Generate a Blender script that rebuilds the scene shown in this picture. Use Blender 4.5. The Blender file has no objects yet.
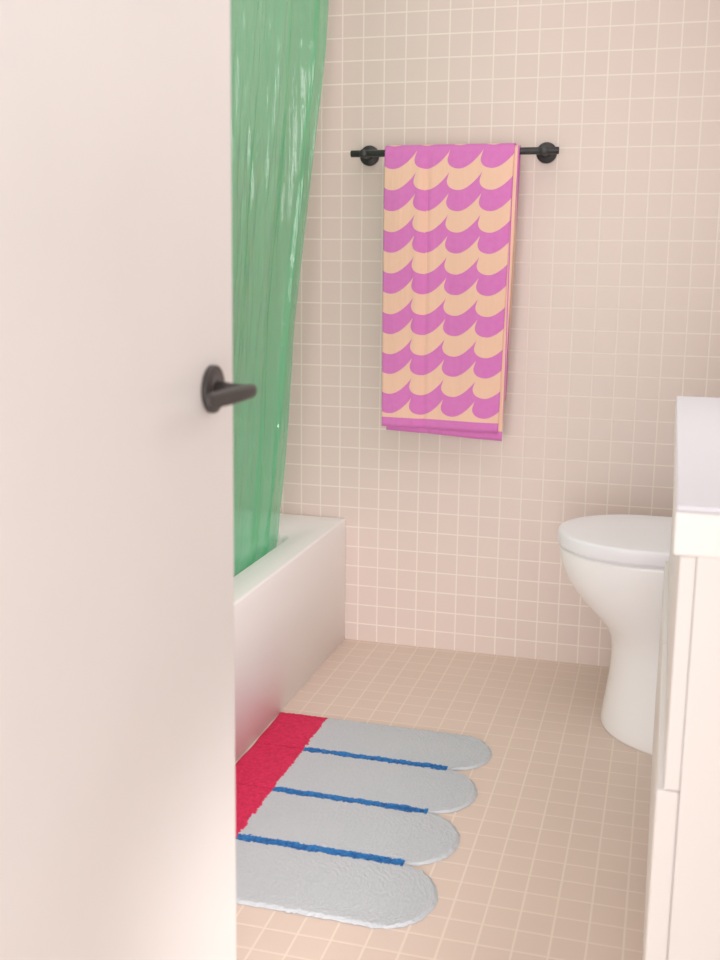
import bpy, bmesh, random
from math import *
from mathutils import Vector, noise, Matrix

random.seed(3)
scene = bpy.context.scene
COL = bpy.context.collection
try:
    scene.view_settings.view_transform = 'Standard'
    scene.view_settings.look = 'None'
    scene.view_settings.gamma = 1.16
except Exception as e:
    print(e)

def lin(c):
    return tuple(((v/255)/12.92 if v/255 <= .04045 else ((v/255+.055)/1.055)**2.4) for v in c)+(1,)

# ---------------------------------------------------------------- node helper
class NB:
    def __init__(s, name):
        s.mat = bpy.data.materials.new(name); s.mat.use_nodes = True
        s.nt = s.mat.node_tree; s.n = s.nt.nodes; s.l = s.nt.links
        s.bsdf = s.n['Principled BSDF']; s.out = s.n['Material Output']
    def node(s, t, **kw):
        n = s.n.new(t)
        for k, v in kw.items(): setattr(n, k, v)
        return n
    def put(s, sock, v):
        if hasattr(v, 'is_output'): s.l.new(v, sock)
        else: sock.default_value = v
    def m(s, op, a, b=None, c=None):
        n = s.node('ShaderNodeMath', operation=op)
        for i, v in enumerate((a, b, c)):
            if v is not None: s.put(n.inputs[i], v)
        return n.outputs[0]
    def mix(s, f, a, b):
        n = s.node('ShaderNodeMix', data_type='RGBA')
        s.put(n.inputs[0], f); s.put(n.inputs[6], a); s.put(n.inputs[7], b)
        return n.outputs[2]
    def obj(s):
        return s.node('ShaderNodeTexCoord').outputs['Object']
    def uv(s):
        return s.node('ShaderNodeTexCoord').outputs['UV']
    def sep(s, v):
        n = s.node('ShaderNodeSeparateXYZ'); s.l.new(v, n.inputs[0]); return n.outputs
    def scaled(s, vec, sc):
        n = s.node('ShaderNodeMapping'); s.l.new(vec, n.inputs[0]); n.inputs['Scale'].default_value = sc
        return n.outputs[0]
    def noise(s, vec, scale, detail=3, rough=.5):
        n = s.node('ShaderNodeTexNoise'); s.l.new(vec, n.inputs['Vector'])
        n.inputs['Scale'].default_value = scale; n.inputs['Detail'].default_value = detail
        n.inputs['Roughness'].default_value = rough
        return n.outputs[0]
    def bump(s, h, strength=.3, dist=.002):
        n = s.node('ShaderNodeBump'); n.inputs['Strength'].default_value = strength
        n.inputs['Distance'].default_value = dist
        s.put(n.inputs['Height'], h); s.l.new(n.outputs[0], s.bsdf.inputs['Normal'])
        return n.outputs[0]
    def step(s, v, lo, hi):
        n = s.node('ShaderNodeMapRange', interpolation_type='SMOOTHSTEP')
        s.put(n.inputs[0], v); n.inputs[1].default_value = lo; n.inputs[2].default_value = hi
        return n.outputs[0]

def plain(name, rgb, rough=.5, metal=0, bump=0, coat=0, vary=.03):
    b = NB(name); o = b.obj()
    n = b.noise(o, 6, 3)
    c1 = lin(rgb); c2 = tuple(v*(1-vary*2) for v in c1[:3])+(1,)
    b.put(b.bsdf.inputs['Base Color'], b.mix(n, c1, c2))
    b.bsdf.inputs['Roughness'].default_value = rough
    b.bsdf.inputs['Metallic'].default_value = metal
    b.bsdf.inputs['Coat Weight'].default_value = coat
    if bump: b.bump(b.noise(o, 60, 4), bump, .002)
    return b.mat

def tile_mat(name, axes, tile, grout, s=.0635, g=.0047, off=(0, 0), rough=.38, vary=.010):
    b = NB(name); o = b.sep(b.obj())
    cs = []; ds = []
    for i, a in enumerate(axes):
        u = b.m('ADD', b.m('DIVIDE', o[a], s), off[i]+100.)
        cs.append(b.m('FLOOR', u))
        fr = b.m('FRACT', u)
        ds.append(b.m('MINIMUM', fr, b.m('SUBTRACT', 1., fr)))
    d = b.m('MULTIPLY', b.m('MINIMUM', ds[0], ds[1]), s)
    mask = b.step(d, g*.20, g*.62)
    cmb = b.node('ShaderNodeCombineXYZ'); b.put(cmb.inputs[0], cs[0]); b.put(cmb.inputs[1], cs[1])
    wn = b.node('ShaderNodeTexWhiteNoise'); b.l.new(cmb.outputs[0], wn.inputs['Vector'])
    t = lin(tile); t2 = tuple(v*(1-vary*2.2) for v in t[:3])+(1,)
    tc = b.mix(wn.outputs['Value'], t, t2)
    spk = b.noise(b.obj(), 900, 2)
    tc = b.mix(b.m('MULTIPLY', spk, .10), tc, (1, 1, 1, 1))
    b.put(b.bsdf.inputs['Base Color'], b.mix(mask, lin(grout), tc))
    b.put(b.bsdf.inputs['Roughness'], b.m('SUBTRACT', .85, b.m('MULTIPLY', mask, .85-rough)))
    b.bump(b.step(d, g*.2, g*.8), .25, .001)
    return b.mat

# ---------------------------------------------------------------- mesh helpers
def newobj(name, bm, mat=None, parent=None, smooth=True, **props):
    me = bpy.data.meshes.new(name)
    bmesh.ops.recalc_face_normals(bm, faces=bm.faces[:])
    bm.to_mesh(me); bm.free()
    o = bpy.data.objects.new(name, me); COL.objects.link(o)
    if mat:
        for m_ in (mat if isinstance(mat, (list, tuple)) else [mat]): me.materials.append(m_)
    if smooth:
        for p in me.polygons: p.use_smooth = True
    if parent:
        o.parent = parent
        o.matrix_parent_inverse = Matrix.Translation(parent.location).inverted()
    for k, v in props.items(): o[k] = v
    return o

def empty(name, loc, label, category, parent=None):
    o = bpy.data.objects.new(name, None); o.location = loc; o.empty_display_size = .1
    COL.objects.link(o)
    if label: o['label'] = label
    if category: o['category'] = category
    if parent:
        o.parent = parent; o.matrix_parent_inverse = Matrix.Translation(parent.location).inverted()
    return o

def box(name, lo, hi, mat, parent=None, bev=0, seg=3, **props):
    bm = bmesh.new()
    bmesh.ops.create_cube(bm, size=1)
    for v in bm.verts:
        for i in range(3): v.co[i] = lo[i] + (v.co[i]+.5)*(hi[i]-lo[i])
    if bev: bmesh.ops.bevel(bm, geom=bm.edges[:], offset=bev, segments=seg, profile=.5, affect='EDGES')
    o = newobj(name, bm, mat, parent, smooth=False, **props)
    if bev:
        for p in o.data.polygons: p.use_smooth = True
        md = o.modifiers.new('wn', 'WEIGHTED_NORMAL'); md.keep_sharp = False
    return o

def loft(bm, loops, cap0=True, cap1=True):
    rings = [[bm.verts.new(p) for p in L] for L in loops]
    n = len(rings[0])
    for a, b in zip(rings, rings[1:]):
        for i in range(n):
            bm.faces.new((a[i], a[(i+1) % n], b[(i+1) % n], b[i]))
    if cap0: bm.faces.new(rings[0][::-1])
    if cap1: bm.faces.new(rings[-1])
    return rings

def rrect(x0, x1, y0, y1, r, z, k=8):
    pts = []
    for cx, cy, a0 in ((x1-r, y1-r, 0), (x0+r, y1-r, 90), (x0+r, y0+r, 180), (x1-r, y0+r, 270)):
        for i in range(k+1):
            a = radians(a0+90*i/k); pts.append((cx+r*cos(a), cy+r*sin(a), z))
    return pts

def cyl(bm, p0, p1, r0, r1=None, n=32, cap=True):
    r1 = r0 if r1 is None else r1
    p0 = Vector(p0); p1 = Vector(p1); d = (p1-p0).normalized()
    u = d.orthogonal().normalized(); w = d.cross(u)
    L = [[p+u*r*cos(2*pi*i/n)+w*r*sin(2*pi*i/n) for i in range(n)] for p, r in ((p0, r0), (p1, r1))]
    loft(bm, L, cap, cap)

def lathe_axis(bm, p0, axis, prof, n=40):
    p0 = Vector(p0); d = Vector(axis).normalized(); u = d.orthogonal().normalized(); w = d.cross(u)
    loops = [[p0+d*h+u*r*cos(2*pi*i/n)+w*r*sin(2*pi*i/n) for i in range(n)] for h, r in prof]
    loft(bm, loops)

# ---------------------------------------------------------------- materials
D = 3.223; XL = -1.72; XR = .47; YF = .45; ZC = 2.42
WT = (211, 190, 180); WG = (230, 217, 206)
wallT = tile_mat('wall_tile_blush', (0, 2), WT, WG, off=(.35, .1))
wallS = tile_mat('wall_tile_blush_side', (1, 2), WT, WG, off=(.35, .1))
floorT = tile_mat('floor_tile_sand', (0, 1), (216, 190, 174), (232, 213, 197), off=(.2, .5), rough=.45)
paint = plain('warm_white_paint', (240, 239, 238), .6, bump=.05)
doorP = plain('door_white_paint', (237, 233, 231), .42, bump=.03)
ceram = plain('white_ceramic', (248, 246, 246), .24, coat=.2, vary=.01)
enamel = plain('white_enamel', (253, 249, 248), .45, vary=.01)
plastic = plain('white_seat_plastic', (241, 240, 245), .3, vary=.01)
black = plain('matte_black_metal', (38, 37, 39), .42, metal=.2)
black2 = plain('dark_bronze_metal', (56, 51, 50), .45, metal=.3)
quartz = plain('white_quartz', (222, 222, 232), .35, vary=.02)
cabw = plain('white_cabinet_lacquer', (233, 228, 224), .4, vary=.01)
railw = plain('white_edge_hall_lit', (243, 240, 237), .4, vary=.01)  # hall light on the counter edge, put in as a lighter white
chrome = plain('brushed_steel', (190, 190, 190), .25, metal=1)

# ---------------------------------------------------------------- room shell
S = dict(kind='structure')
box('floor', (XL-.1, -1.6, -.1), (1.6, D+.1, 0), floorT, **S)
box('wall_back', (XL-.1, D, 0), (XR+.1, D+.1, ZC), wallT, **S)
box('wall_left', (XL-.1, YF-.12, 0), (XL, D, ZC), wallS, **S)
box('wall_right', (XR, YF, 0), (XR+.1, D, ZC), wallS, **S)
box('wall_tub_end', (XL, 1.56, 0), (-.96, 1.655, ZC), wallT, **S)
box('ceiling', (XL-.1, YF-.12, ZC), (XR+.1, D+.1, ZC+.1), paint, **S)
bm = bmesh.new()
for lo, hi in (((XL, YF-.12, 0), (-.56, YF, ZC)), ((.27, YF-.12, 0), (XR+.1, YF, ZC)), ((-.56, YF-.12, 2.06), (.27, YF, ZC))):
    r = bmesh.ops.create_cube(bm, size=1)
    for v in r['verts']:
        for i in range(3): v.co[i] = lo[i]+(v.co[i]+.5)*(hi[i]-lo[i])
newobj('wall_front', bm, paint, smooth=False, **S)
bm = bmesh.new()
for lo, hi in (((-.567, YF-.13, 0), (-.552, YF+.0, 2.06)), ((.255, YF-.13, 0), (.275, YF+.0, 2.06)), ((-.552, YF-.13, 2.045), (.255, YF, 2.06))):
    r = bmesh.ops.create_cube(bm, size=1)
    for v in r['verts']:
        for i in range(3): v.co[i] = lo[i]+(v.co[i]+.5)*(hi[i]-lo[i])
newobj('trim_1', bm, doorP, smooth=False, **S)

# ---------------------------------------------------------------- door
DX = -.5015
door = box('door_1', (DX-.04, YF+.002, .008), (DX, 1.213, 2.035), doorP, bev=.002, **S)
hy, hz = 1.147, 1.055
handle = empty('door_handle', (DX, hy, hz), None, None, parent=door)
handle.matrix_parent_inverse = Matrix.Identity(4)
bm = bmesh.new()
lathe_axis(bm, (DX-.0005, hy, hz), (1, 0, 0), [(0, .0275), (.0055, .0275), (.0065, .0270), (.0068, .0255), (.0068, .0120), (.008, .0110)])
newobj('rose', bm, black2, handle)
bm = bmesh.new()
lathe_axis(bm, (DX+.006, hy, hz), (1, 0, 0), [(0, .0105), (.020, .0080), (.032, .0074), (.041, .0076)], 32)
loops = []
LX = DX+.0475
path = [(0, +.010, .0035, .005), (0, +.007, .0058, .0072), (0, 0, .0066, .0080), (0, -.02, .0056, .0086),
        (-.001, -.045, .0044, .0092), (-.003, -.07, .0038, .0092), (-.005, -.092, .0034, .0085), (-.006, -.101, .0030, .0070), (-.0065, -.104, .0018, .004)]
for (x, y, a, b) in path:
    loops.append([(LX+x+a*copysign(abs(cos(t))**.75, cos(t)), hy+y, hz+b*copysign(abs(sin(t))**.75, sin(t))) for t in [2*pi*i/28 for i in range(28)]])
loft(bm, loops)
newobj('lever', bm, black2, handle)
box('latch_plate', (DX-.032, 1.2125, hz-.03), (DX-.008, 1.2145, hz+.03), black2, parent=handle)
# the leaf hangs a hair out of plumb
pv = Vector((DX, 1.2, 1.0))
door.matrix_world = Matrix.Translation(pv) @ Matrix.Rotation(.0070, 4, 'Y') @ Matrix.Translation(-pv)

# ---------------------------------------------------------------- bathtub
tub = empty('bathtub', (-1.34, 2.44, 0), 'white enamel alcove bathtub with flat straight apron', 'bathtub')
X0, X1, Y0, Y1, TH = XL+.002, -.953, 1.657, D-.002, .402
k = 8
L = [rrect(X0, X1, Y0, Y1, .004, 0, k), rrect(X0, X1, Y0, Y1, .004, TH-.03, k), rrect(X0, X1, Y0, Y1, .005, TH-.006, k),
     rrect(X0+.0015, X1-.0015, Y0+.0015, Y1-.0015, .006, TH-.0015, k), rrect(X0+.006, X1-.006, Y0+.006, Y1-.006, .012, TH, k),
     rrect(X0+.075, X1-.084, Y0+.085, Y1-.23, .08, TH, k), rrect(X0+.080, X1-.090, Y0+.092, Y1-.236, .08, TH-.003, k),
     rrect(X0+.086, X1-.096, Y0+.100, Y1-.242, .08, TH-.012, k), rrect(X0+.12, X1-.12, Y0+.15, Y1-.27, .10, .13, k),
     rrect(X0+.14, X1-.14, Y0+.18, Y1-.31, .10, .085, k), rrect(X0+.2, X1-.2, Y0+.25, Y1-.37, .10, .07, k)]
bm = bmesh.new(); loft(bm, L)
newobj('basin', bm, enamel, tub)
bm = bmesh.new(); lathe_axis(bm, (-1.34, 1.98, .071), (0, 0, 1), [(0, .035), (.003, .035), (.005, .028), (.005, .01)])
newobj('drain', bm, chrome, tub, label='round steel drain')

# ---------------------------------------------------------------- curtain rod and curtain
rod = empty('curtain_rod', (-.965, 2.44, 2.12), 'straight steel shower curtain rod between the walls', 'curtain rod')
bm = bmesh.new(); cyl(bm, (-.965, 1.656, 2.12), (-.965, D-.001, 2.12), .0125)
newobj('rod', bm, chrome, rod)
for yy, s in ((1.6555, 1), (D-.0005, -1)):
    bm = bmesh.new(); lathe_axis(bm, (-.965, yy, 2.12), (0, s, 0), [(0, .03), (.012, .028), (.018, .016)])
    newobj('flange', bm, chrome, rod)

b = NB('green_vinyl')
o = b.obj()
pr = b.bsdf
pr.inputs['Base Color'].default_value = lin((116, 220, 166))
pr.inputs['Roughness'].default_value = .18
pr.inputs['Specular IOR Level'].default_value = .7
pr.inputs['Coat Weight'].default_value = .9
pr.inputs['Coat Roughness'].default_value = .05
h1 = b.noise(b.scaled(o, (40, 40, 2.5)), 1, 4, .58)
h2 = b.noise(b.scaled(o, (14, 14, 9)), 1, 2)
nb = b.bump(b.m('ADD', h1, b.m('MULTIPLY', h2, .8)), .55, .013)
tr = b.node('ShaderNodeBsdfTranslucent'); tr.inputs[0].default_value = lin((150, 250, 200))
tp = b.node('ShaderNodeBsdfTransparent'); tp.inputs[0].default_value = lin((188, 246, 217))
gl = b.node('ShaderNodeBsdfGlossy'); gl.inputs['Roughness'].default_value = .10
b.l.new(nb, gl.inputs['Normal'])
m1 = b.node('ShaderNodeMixShader'); m1.inputs[0].default_value = .5
b.l.new(pr.outputs[0], m1.inputs[1]); b.l.new(tr.outputs[0], m1.inputs[2])
m2 = b.node('ShaderNodeMixShader'); m2.inputs[0].default_value = .50
b.l.new(m1.outputs[0], m2.inputs[1]); b.l.new(tp.outputs[0], m2.inputs[2])
m3 = b.node('ShaderNodeMixShader'); m3.inputs[0].default_value = .12
b.l.new(m2.outputs[0], m3.inputs[1]); b.l.new(gl.outputs[0], m3.inputs[2])
b.l.new(m3.outputs[0], b.out.inputs[0])
vinyl = b.mat
bm = bmesh.new()
NU, NV = 460, 100
grid = []
for j in range(NV+1):
    v = j/NV; z = 2.10-v*(2.10-.22)
    row = []
    for i in range(NU+1):
        u = i/NU
        far = 3.125-.10*((2.1-z)/1.7)-.09*max(0, (2.1-z)/1.7)**2+.008*sin(v*7.5)
        near = 1.76+.05*v
        ph = u*2*pi*6+2.6*sin(u*7.0)+1.4*sin(u*19+v*2.0)
        amp = (.019-.006*v)*(0.75+.5*sin(u*13.7+2+v*1.5))
        if u > .93: amp *= .5
        y = near+(far-near)*u + .004*sin(2*ph+.6)
        x = -.985-.055*(2.10-z) + amp*sin(ph) + .014*noise.noise(Vector((u*14, v*3.0, 0))) + .006*noise.noise(Vector((u*46+v*4, v*4, 3))) + .0026*noise.noise(Vector((u*120-v*9, v*9, 7)))
        lim = -1.060
        if z < .50: x = min(x, lim+(z-.42)*.5 if z > .42 else lim)
        if z < .40: x -= (.40-z)*.12
        row.append(bm.verts.new((x, y, z)))
    grid.append(row)
for j in range(NV):
    for i in range(NU):
        bm.faces.new((grid[j][i], grid[j][i+1], grid[j+1][i+1], grid[j+1][i]))
cur = newobj('shower_curtain', bm, vinyl, label='glossy translucent green vinyl shower curtain tucked into tub', category='shower curtain')

# ---------------------------------------------------------------- towel rail
rail = empty('towel_rail', (-.628, D, 1.504), 'matte black wall-mounted towel rail with round mounts', 'towel rail')
BY = 3.153; BZ = 1.504
bm = bmesh.new()
lathe_axis(bm, (-.926, BY, BZ), (1, 0, 0), [(0, .0085), (.0015, .0100), (.5955, .0100), (.597, .0085)], 32)
newobj('bar', bm, black, rail)
for xx in (-.888, -.370):
    bm = bmesh.new()
    lathe_axis(bm, (xx, D-.0005, BZ), (0, -1, 0), [(0, .029), (.009, .029), (.011, .0275), (.011, .013), (.013, .0115), (.058, .0115), (.078, .0118), (.081, .010)], 40)
    newobj('mount', bm, black, rail)

# ---------------------------------------------------------------- towel
def towel_mat(name, hem0, uoff=0., voff=0., edge=None):
    b = NB(name); uvv = b.uv(); s = b.sep(uvv); U, V = s[0], s[1]
    nz = b.noise(uvv, 60, 2)
    P, T, A, K = .0945, .0583, .050, .30
    Vv = b.m('ADD', V, voff+T*8)
    i0 = b.m('FLOOR', b.m('DIVIDE', Vv, T))
    cnt = i0
    for j in range(-1, 4):
        bi = b.m('MULTIPLY', b.m('SUBTRACT', i0, float(j)), T)
        y = b.m('SUBTRACT', Vv, bi)
        ud = b.m('ADD', b.m('DIVIDE', b.m('ADD', b.m('ADD', U, uoff), b.m('MULTIPLY', y, K)), P), 20.)
        p = b.m('FRACT', ud)
        q1 = b.m('DIVIDE', b.m('SUBTRACT', .45, p), .45)
        c1 = b.m('SQRT', b.m('MAXIMUM', b.m('SUBTRACT', 1., b.m('MULTIPLY', q1, q1)), 0.))
        gl = b.m('ADD', .36, b.m('MULTIPLY', c1, .64))
        q2 = b.m('MAXIMUM', b.m('DIVIDE', b.m('SUBTRACT', p, .45), .55), 0.)
        gr = b.m('POWER', b.m('MAXIMUM', b.m('SUBTRACT', 1., b.m('MULTIPLY', q2, q2)), 0.), .85)
        isl = b.m('LESS_THAN', p, .45)
        g = b.m('ADD', b.m('MULTIPLY', isl, gl), b.m('MULTIPLY', b.m('SUBTRACT', 1., isl), gr))
        cnt = b.m('ADD', cnt, b.m('GREATER_THAN', y, b.m('MULTIPLY', g, A)))
    par = b.m('FRACT', b.m('MULTIPLY', cnt, .5))
    pink = b.m('LESS_THAN', par, .25)
    pink = b.m('MULTIPLY', pink, b.m('LESS_THAN', cnt, 25.5))
    hem = b.m('GREATER_THAN', V, hem0)
    if edge:
        pink = b.m('MULTIPLY', pink, b.m('LESS_THAN', U, edge-.030))
        st = b.m('LESS_THAN', b.m('ABSOLUTE', b.m('SUBTRACT', U, edge-.006)), .0018)
        st = b.m('MAXIMUM', st, b.m('GREATER_THAN', U, edge+.005))
        hem = b.m('MAXIMUM', hem, st)
    pk = b.m('MAXIMUM', pink, hem)
    c = b.mix(pk, lin((238, 188, 160)), lin((211, 100, 182)))
    c = b.mix(b.m('MULTIPLY', nz, .06), c, (1, .95, .9, 1))
    b.put(b.bsdf.inputs['Base Color'], c)
    b.bsdf.inputs['Roughness'].default_value = .95
    b.bsdf.inputs['Sheen Weight'].default_value = .1
    b.bump(b.m('ADD', b.noise(uvv, 900, 2), b.m('MULTIPLY', b.noise(b.scaled(uvv, (24, 4, 1)), 1, 3), 6.)), .4, .004)
    return b.mat

def towel_sheet(name, xl_top, xr_top, xl_bot, xr_bot, drop_front, drop_back, r, mat, parent, hemdrop=0., seed=0., thick=.005, yoff=0):
    bm = bmesh.new(); uvl = bm.loops.layers.uv.new('uv')
    NX, prof = 90, []
    n = 70
    for j in range(n+1):
        prof.append(drop_front*(1-j/n))
    vs = [('f', d) for d in prof]
    for j in range(1, 12): vs.append(('a', pi*j/12))
    n2 = 40
    for j in range(n2+1): vs.append(('b', drop_back*j/n2))
    rows = []
    for kind, t in vs:
        row = []
        for i in range(NX+1):
            u = i/NX
            dr = t/max(drop_front, .01) if kind == 'f' else (0 if kind == 'a' else t/drop_front)
            xl = xl_top+(xl_bot-xl_top)*dr; xr = xr_top+(xr_bot-xr_top)*dr
            x = xl+(xr-xl)*u
            fold = .004*sin(u*9+seed+dr*.8)+.003*noise.noise(Vector((u*4+seed, dr*3, seed)))
            crease = -.007*exp(-((u-.34-.02*dr)/.020)**2)*(1-.5*dr)+.006*exp(-((u-.28)/.035)**2)*(1-.5*dr)
            if kind == 'f':
                y = BY-r-yoff-.008*min(1, dr*6)-(fold+crease)*min(1, dr*8+.15)-.004*dr
                z = BZ-t-hemdrop*u*dr; V = r+t
            elif kind == 'a':
                y = BY-r*cos(t)-yoff*cos(t); z = BZ+r*sin(t); V = r*(1-t*2/pi) if t < pi/2 else -r*(t*2/pi-1)
            else:
                y = BY+r+.004*min(1, dr*6)+fold*.4*min(1, dr*8); z = BZ-t; V = -r-t
            row.append((bm.verts.new((x, y, z)), (x-xl_top, V)))
        rows.append(row)
    for a, bb in zip(rows, rows[1:]):
        for i in range(NX):
            q = (a[i], a[i+1], bb[i+1], bb[i])
            f = bm.faces.new([c[0] for c in q])
            for lp, c in zip(f.loops, q): lp[uvl].uv = c[1]
    o = newobj(name, bm, mat, parent)
    md = o.modifiers.new('th', 'SOLIDIFY'); md.thickness = thick; md.offset = 0
    return o
tow = empty('towel', (-.63, BY, BZ), 'pink and peach wave-patterned bath towel folded over the rail', 'towel')
TM1 = towel_mat('towel_waves', .777, 0, .042)
TM2 = towel_mat('towel_waves_inner', .783, .03, .042, edge=.366)
towel_sheet('outer_layer', -.819, -.449, -.813, -.466, .786, .72, .0195, TM1, tow, hemdrop=.004, seed=0)
towel_sheet('inner_layer', -.812, -.436, -.800, -.455, .797, .70, .0132, TM2, tow, hemdrop=.017, seed=.3)

# ---------------------------------------------------------------- bath mat
b = NB('bath_mat_pile'); o = b.obj()
nz = b.noise(o, 45, 3); nz2 = b.noise(o, 420, 3); nz3 = b.noise(o, 9, 3); nz4 = b.noise(o, 110, 4, .7)
s = b.sep(o); X, Y = s[0], s[1]
jx = b.m('ADD', b.m('MULTIPLY', b.m('SUBTRACT', nz, .5), .014), b.m('MULTIPLY', b.m('SUBTRACT', nz4, .5), .022))
Xj = b.m('ADD', X, jx); Yj = b.m('ADD', Y, jx)
red = b.m('LESS_THAN', Xj, -.815)
grey = b.mix(nz3, lin((192, 196, 201)), lin((203, 205, 208)))
grey = b.mix(b.m('MULTIPLY', b.m('ADD', nz2, nz4), .36), grey, lin((166, 172, 181)))
redc = b.mix(b.step(nz4, .3, .7), lin((222, 24, 80)), lin((192, 8, 56)))
bluec = b.mix(b.step(nz4, .35, .65), lin((30, 114, 186)), lin((14, 76, 144)))
col = grey
BND = [2.402, 2.183, 1.962]
for yb in BND:
    dd = b.m('ABSOLUTE', b.m('SUBTRACT', Yj, yb))
    k_ = b.m('MULTIPLY', b.m('LESS_THAN', dd, .0122), b.m('LESS_THAN', X, -.452))
    col = b.mix(k_, col, bluec)
    redc = b.mix(b.m('MULTIPLY', b.m('LESS_THAN', dd, .0035), .3), redc, lin((140, 0, 36)))
col = b.mix(red, col, redc)
b.put(b.bsdf.inputs['Base Color'], col)
b.bsdf.inputs['Roughness'].default_value = 1
b.bsdf.inputs['Sheen Weight'].default_value = 0
b.bump(b.m('ADD', nz2, b.m('MULTIPLY', nz4, .4)), .5, .004)
bm = bmesh.new()
ys = []
ed = [2.606, BND[0], BND[1], BND[2], 1.740]
for a, c in zip(ed, ed[1:]):
    for i in range(72):
        t = i/72; ys.append(((a+c)/2+(a-c)/2*cos(pi*t), (a+c)/2, abs(a-c)/2))
ys.append((ed[-1], (ed[-1]+ed[-2])/2, abs(ed[-1]-ed[-2])/2))
rows = []; NXm = 240
for (y, yc, hh) in ys:
    f = sqrt(max(0, 1-((y-yc)/hh)**2))
    tip = -.361+.005*noise.noise(Vector((y*150, 1, 1)))
    xm = tip-.098+.098*f
    inner = min(abs(y-ed[0]), abs(y-ed[-1]))
    row = []
    for i in range(NXm+1):
        t = i/NXm; x0 = -.950+.004*noise.noise(Vector((y*9, 0, 0)))
        x = x0+(xm-x0)*(1-(1-t)**1.25)
        e = min(x-x0, xm-x, inner)
        gr = min(abs(y-yb) for yb in BND)
        hgt = .0060*min(1, max(e, 0)/.008)**.8
        hgt *= 1-.12*exp(-(gr/.008)**2)
        hgt += (.0019*noise.noise(Vector((x*230, y*230, 5))))*min(1, e/.006)
        yy = y+.0050*noise.noise(Vector((x*110, y*30, 2)))
        row.append(bm.verts.new((x, yy, max(.001, hgt))))
    rows.append(row)
for a, c in zip(rows, rows[1:]):
    for i in range(NXm): bm.faces.new((a[i], a[i+1], c[i+1], c[i]))
newobj('bath_mat', bm, b.mat, label='tufted grey scalloped bath mat with red band and blue stripes', category='bath mat')

# ---------------------------------------------------------------- toilet
TY = 2.83
toi = empty('toilet', (.1, TY, 0), 'white ceramic toilet with closed lid and skirted base', 'toilet')
def egg(xf, xb, w, z, n=64, p=2.0, pb=2.6, xm=None):
    xm = xf+w*1.15 if xm is None else xm
    pts = []
    for i in range(n):
        t = 2*pi*i/n; c, s_ = cos(t), sin(t)
        if c < 0:
            x = xm+(xm-xf)*-1*abs(c)**(2/p); y = w*copysign(abs(s_)**(2/p), s_)
        else:
            x = xm+(xb-xm)*abs(c)**(2/pb/1.6); y = w*copysign(abs(s_)**(2/pb), s_)
        pts.append((x, TY+y, z))
    return pts
prof = [(0, -.116, .226), (.008, -.118, .228), (.03, -.116, .225), (.08, -.109, .211), (.13, -.103, .197), (.18, -.099, .186), (.22, -.100, .179), (.25, -.107, .175),
        (.28, -.126, .175), (.31, -.155, .177), (.34, -.184, .182), (.37, -.209, .188), (.40, -.228, .192), (.43, -.240, .196), (.472, -.248, .200), (.479, -.246, .199)]
bm = bmesh.new()
loft(bm, [egg(xf, .44, w, z, xm=max(xf+w*1.15, xf+.17)) for z, xf, w in prof])
newobj('bowl', bm, ceram, toi)
bm = bmesh.new()
sp = [(.4795, -.242, .194), (.480, -.243, .195), (.4835, -.243, .195), (.484, -.242, .194)]
loft(bm, [egg(xf, .20, w, z) for z, xf, w in sp]); newobj('seat', bm, plastic, toi)
bm = bmesh.new()
sp = [(.4845, -.250, .200), (.486, -.252, .202), (.491, -.253, .203), (.514, -.253, .203), (.519, -.252, .202), (.5215, -.248, .199), (.5225, -.238, .190), (.5228, -.15, .11), (.523, -.06, .03)]
loft(bm, [egg(xf, .21 if i < 6 else .21-.02*(i-5), w, z, xm=-.03) for i, (z, xf, w) in enumerate(sp)]); newobj('toilet_lid', bm, plastic, toi)
box('tank', (.235, TY-.19, .45), (.462, TY+.19, .80), ceram, parent=toi, bev=.02)
box('tank_lid', (.225, TY-.198, .801), (.466, TY+.198, .835), ceram, parent=toi, bev=.01)
bm = bmesh.new(); lathe_axis(bm, (.34, TY, .835), (0, 0, 1), [(0, .022), (.004, .022), (.005, .019)]); newobj('flush_button', bm, chrome, toi)

# ---------------------------------------------------------------- vanity
van = empty('vanity', (.25, 1.9, 0), 'white two-drawer bathroom vanity cabinet by the doorway', 'vanity cabinet')
VY0, VY1 = 1.345, 2.49
VX = .028
box('cabinet_body', (VX+.0196, VY0, .10), (XR-.002, VY1, .852), cabw, parent=van, bev=.001)
box('toe_kick', (VX+.05, VY0+.01, 0), (XR-.002, VY1-.01, .10), cabw, parent=van)
ym = (VY0+VY1)/2
for y0, y1 in ((VY0+.0002, ym-.0015), (ym+.0015, VY1-.001)):
    box('drawer', (VX, y0, .5425), (VX+.0190, y1, .851), cabw, parent=van, bev=.0015)
    box('drawer', (VX-.009, y0, .115), (VX+.0190, y1, .541), cabw, parent=van, bev=.003)
ct = empty('countertop', (.25, 1.9, .853), 'thick white countertop, edge coloured lighter than the top for hall light', 'countertop')
box('front_edge', (VX-.009, VY0-.008, .8525), (XR-.001, VY1+.008, .9075), railw, parent=ct, bev=.004)
box('slab', (VX-.008, VY0-.006, .9078), (XR-.001, VY1+.007, .915), quartz, parent=ct, bev=.002)

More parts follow.
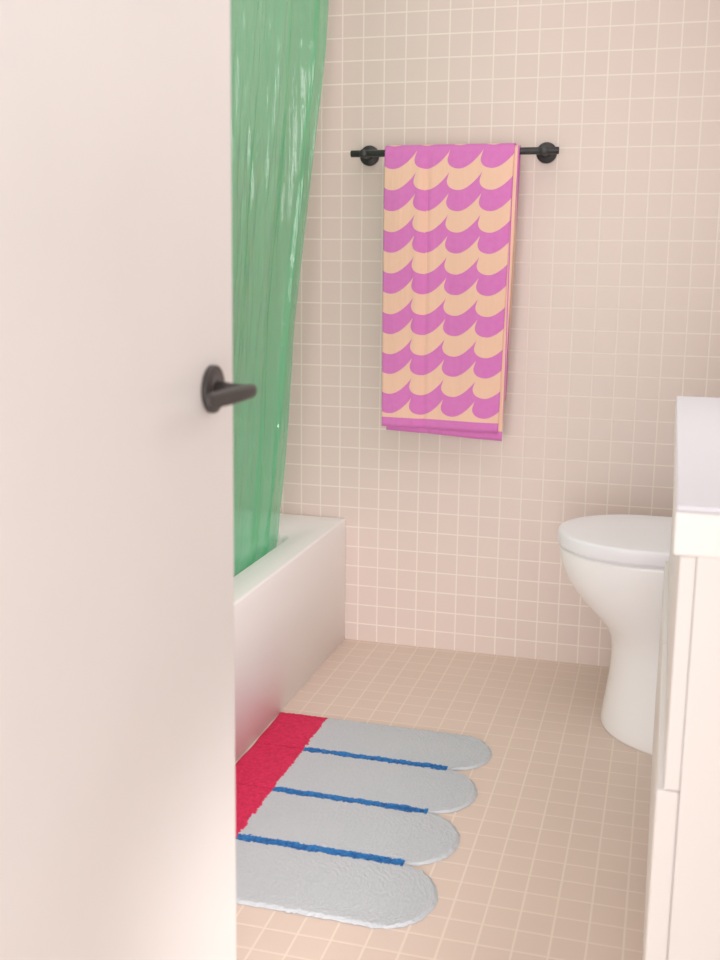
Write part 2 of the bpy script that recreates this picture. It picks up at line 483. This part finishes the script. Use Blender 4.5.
# ---------------------------------------------------------------- lights
def area(name, loc, rot, sx, sy, power, col, spread=None):
    l = bpy.data.lights.new(name, 'AREA'); l.shape = 'RECTANGLE'; l.size = sx; l.size_y = sy; l.energy = power; l.color = col
    if spread: l.spread = spread
    o = bpy.data.objects.new(name, l); o.location = loc; o.rotation_euler = rot; COL.objects.link(o); return o
lamp = empty('ceiling_light', (-.35, 1.75, ZC), 'round white flush ceiling light', 'ceiling light')
bm = bmesh.new(); lathe_axis(bm, (-.35, 1.75, ZC-.001), (0, 0, -1), [(0, .17), (.03, .17), (.035, .165)]); newobj('lamp_base', bm, plastic, lamp)
e = NB('lamp_glow'); e.bsdf.inputs['Emission Color'].default_value = (1, .96, .92, 1); e.bsdf.inputs['Emission Strength'].default_value = 3
bm = bmesh.new(); lathe_axis(bm, (-.35, 1.75, ZC-.036), (0, 0, -1), [(0, .16), (.02, .155), (.035, .12), (.04, .06)]); newobj('lamp_shade', bm, e.mat, lamp)
area('ceiling_area_light', (-.75, 1.85, ZC-.09), (0, 0, 0), 1.8, 1.9, 14.5, (1, .98, .98))
area('side_fill_light', (XR-.03, 2.1, 1.5), (0, radians(66), 0), 1.0, 1.1, 8, (1, .97, .97))  # added fill with no fixture, brightens tub apron and curtain
area('behind_door_fill_light', (-.76, .6, .80), (radians(90), 0, 0), .38, 1.5, 11, (1, .96, .95))  # added fill behind the open door, lifts the lower back wall
lo = Vector((-.12, .52, .42)); q = (Vector((-.95, 2.9, .10))-lo).to_track_quat('-Z', 'Y').to_euler()
area('apron_fill_light', lo, q, .25, .4, 1.1, (1, .95, .94), radians(44))  # added unseen fill aimed at the tub apron, grazes the lower door
area('hall_daylight', (.1, -1.3, 1.0), (radians(90), 0, 0), 2.4, 1.9, 56, (1, .965, .95))

w = bpy.data.worlds.new('world'); scene.world = w; w.use_nodes = True
bg = w.node_tree.nodes['Background']; bg.inputs[0].default_value = (1, .965, .95, 1); bg.inputs[1].default_value = 1.0

# ---------------------------------------------------------------- camera
f, pit, yaw, roll = 1090.2, .1983, .2748, .0103
F = Vector((-sin(yaw)*cos(pit), cos(yaw)*cos(pit), -sin(pit)))
R = Vector((cos(yaw), sin(yaw), 0)); U = R.cross(F)
R2 = R*cos(roll)+U*sin(roll); U2 = -R*sin(roll)+U*cos(roll)
cam = bpy.data.cameras.new('camera'); co = bpy.data.objects.new('camera', cam); COL.objects.link(co)
M = Matrix((R2, U2, -F)).transposed().to_4x4(); M.translation = Vector((0, 0, 1.2)); co.matrix_world = M
cam.sensor_fit = 'VERTICAL'; cam.sensor_height = 36; cam.lens = f/960*36
cam.clip_start = .02
cam.dof.use_dof = True; cam.dof.focus_distance = 2.9; cam.dof.aperture_fstop = 5.2
scene.camera = co
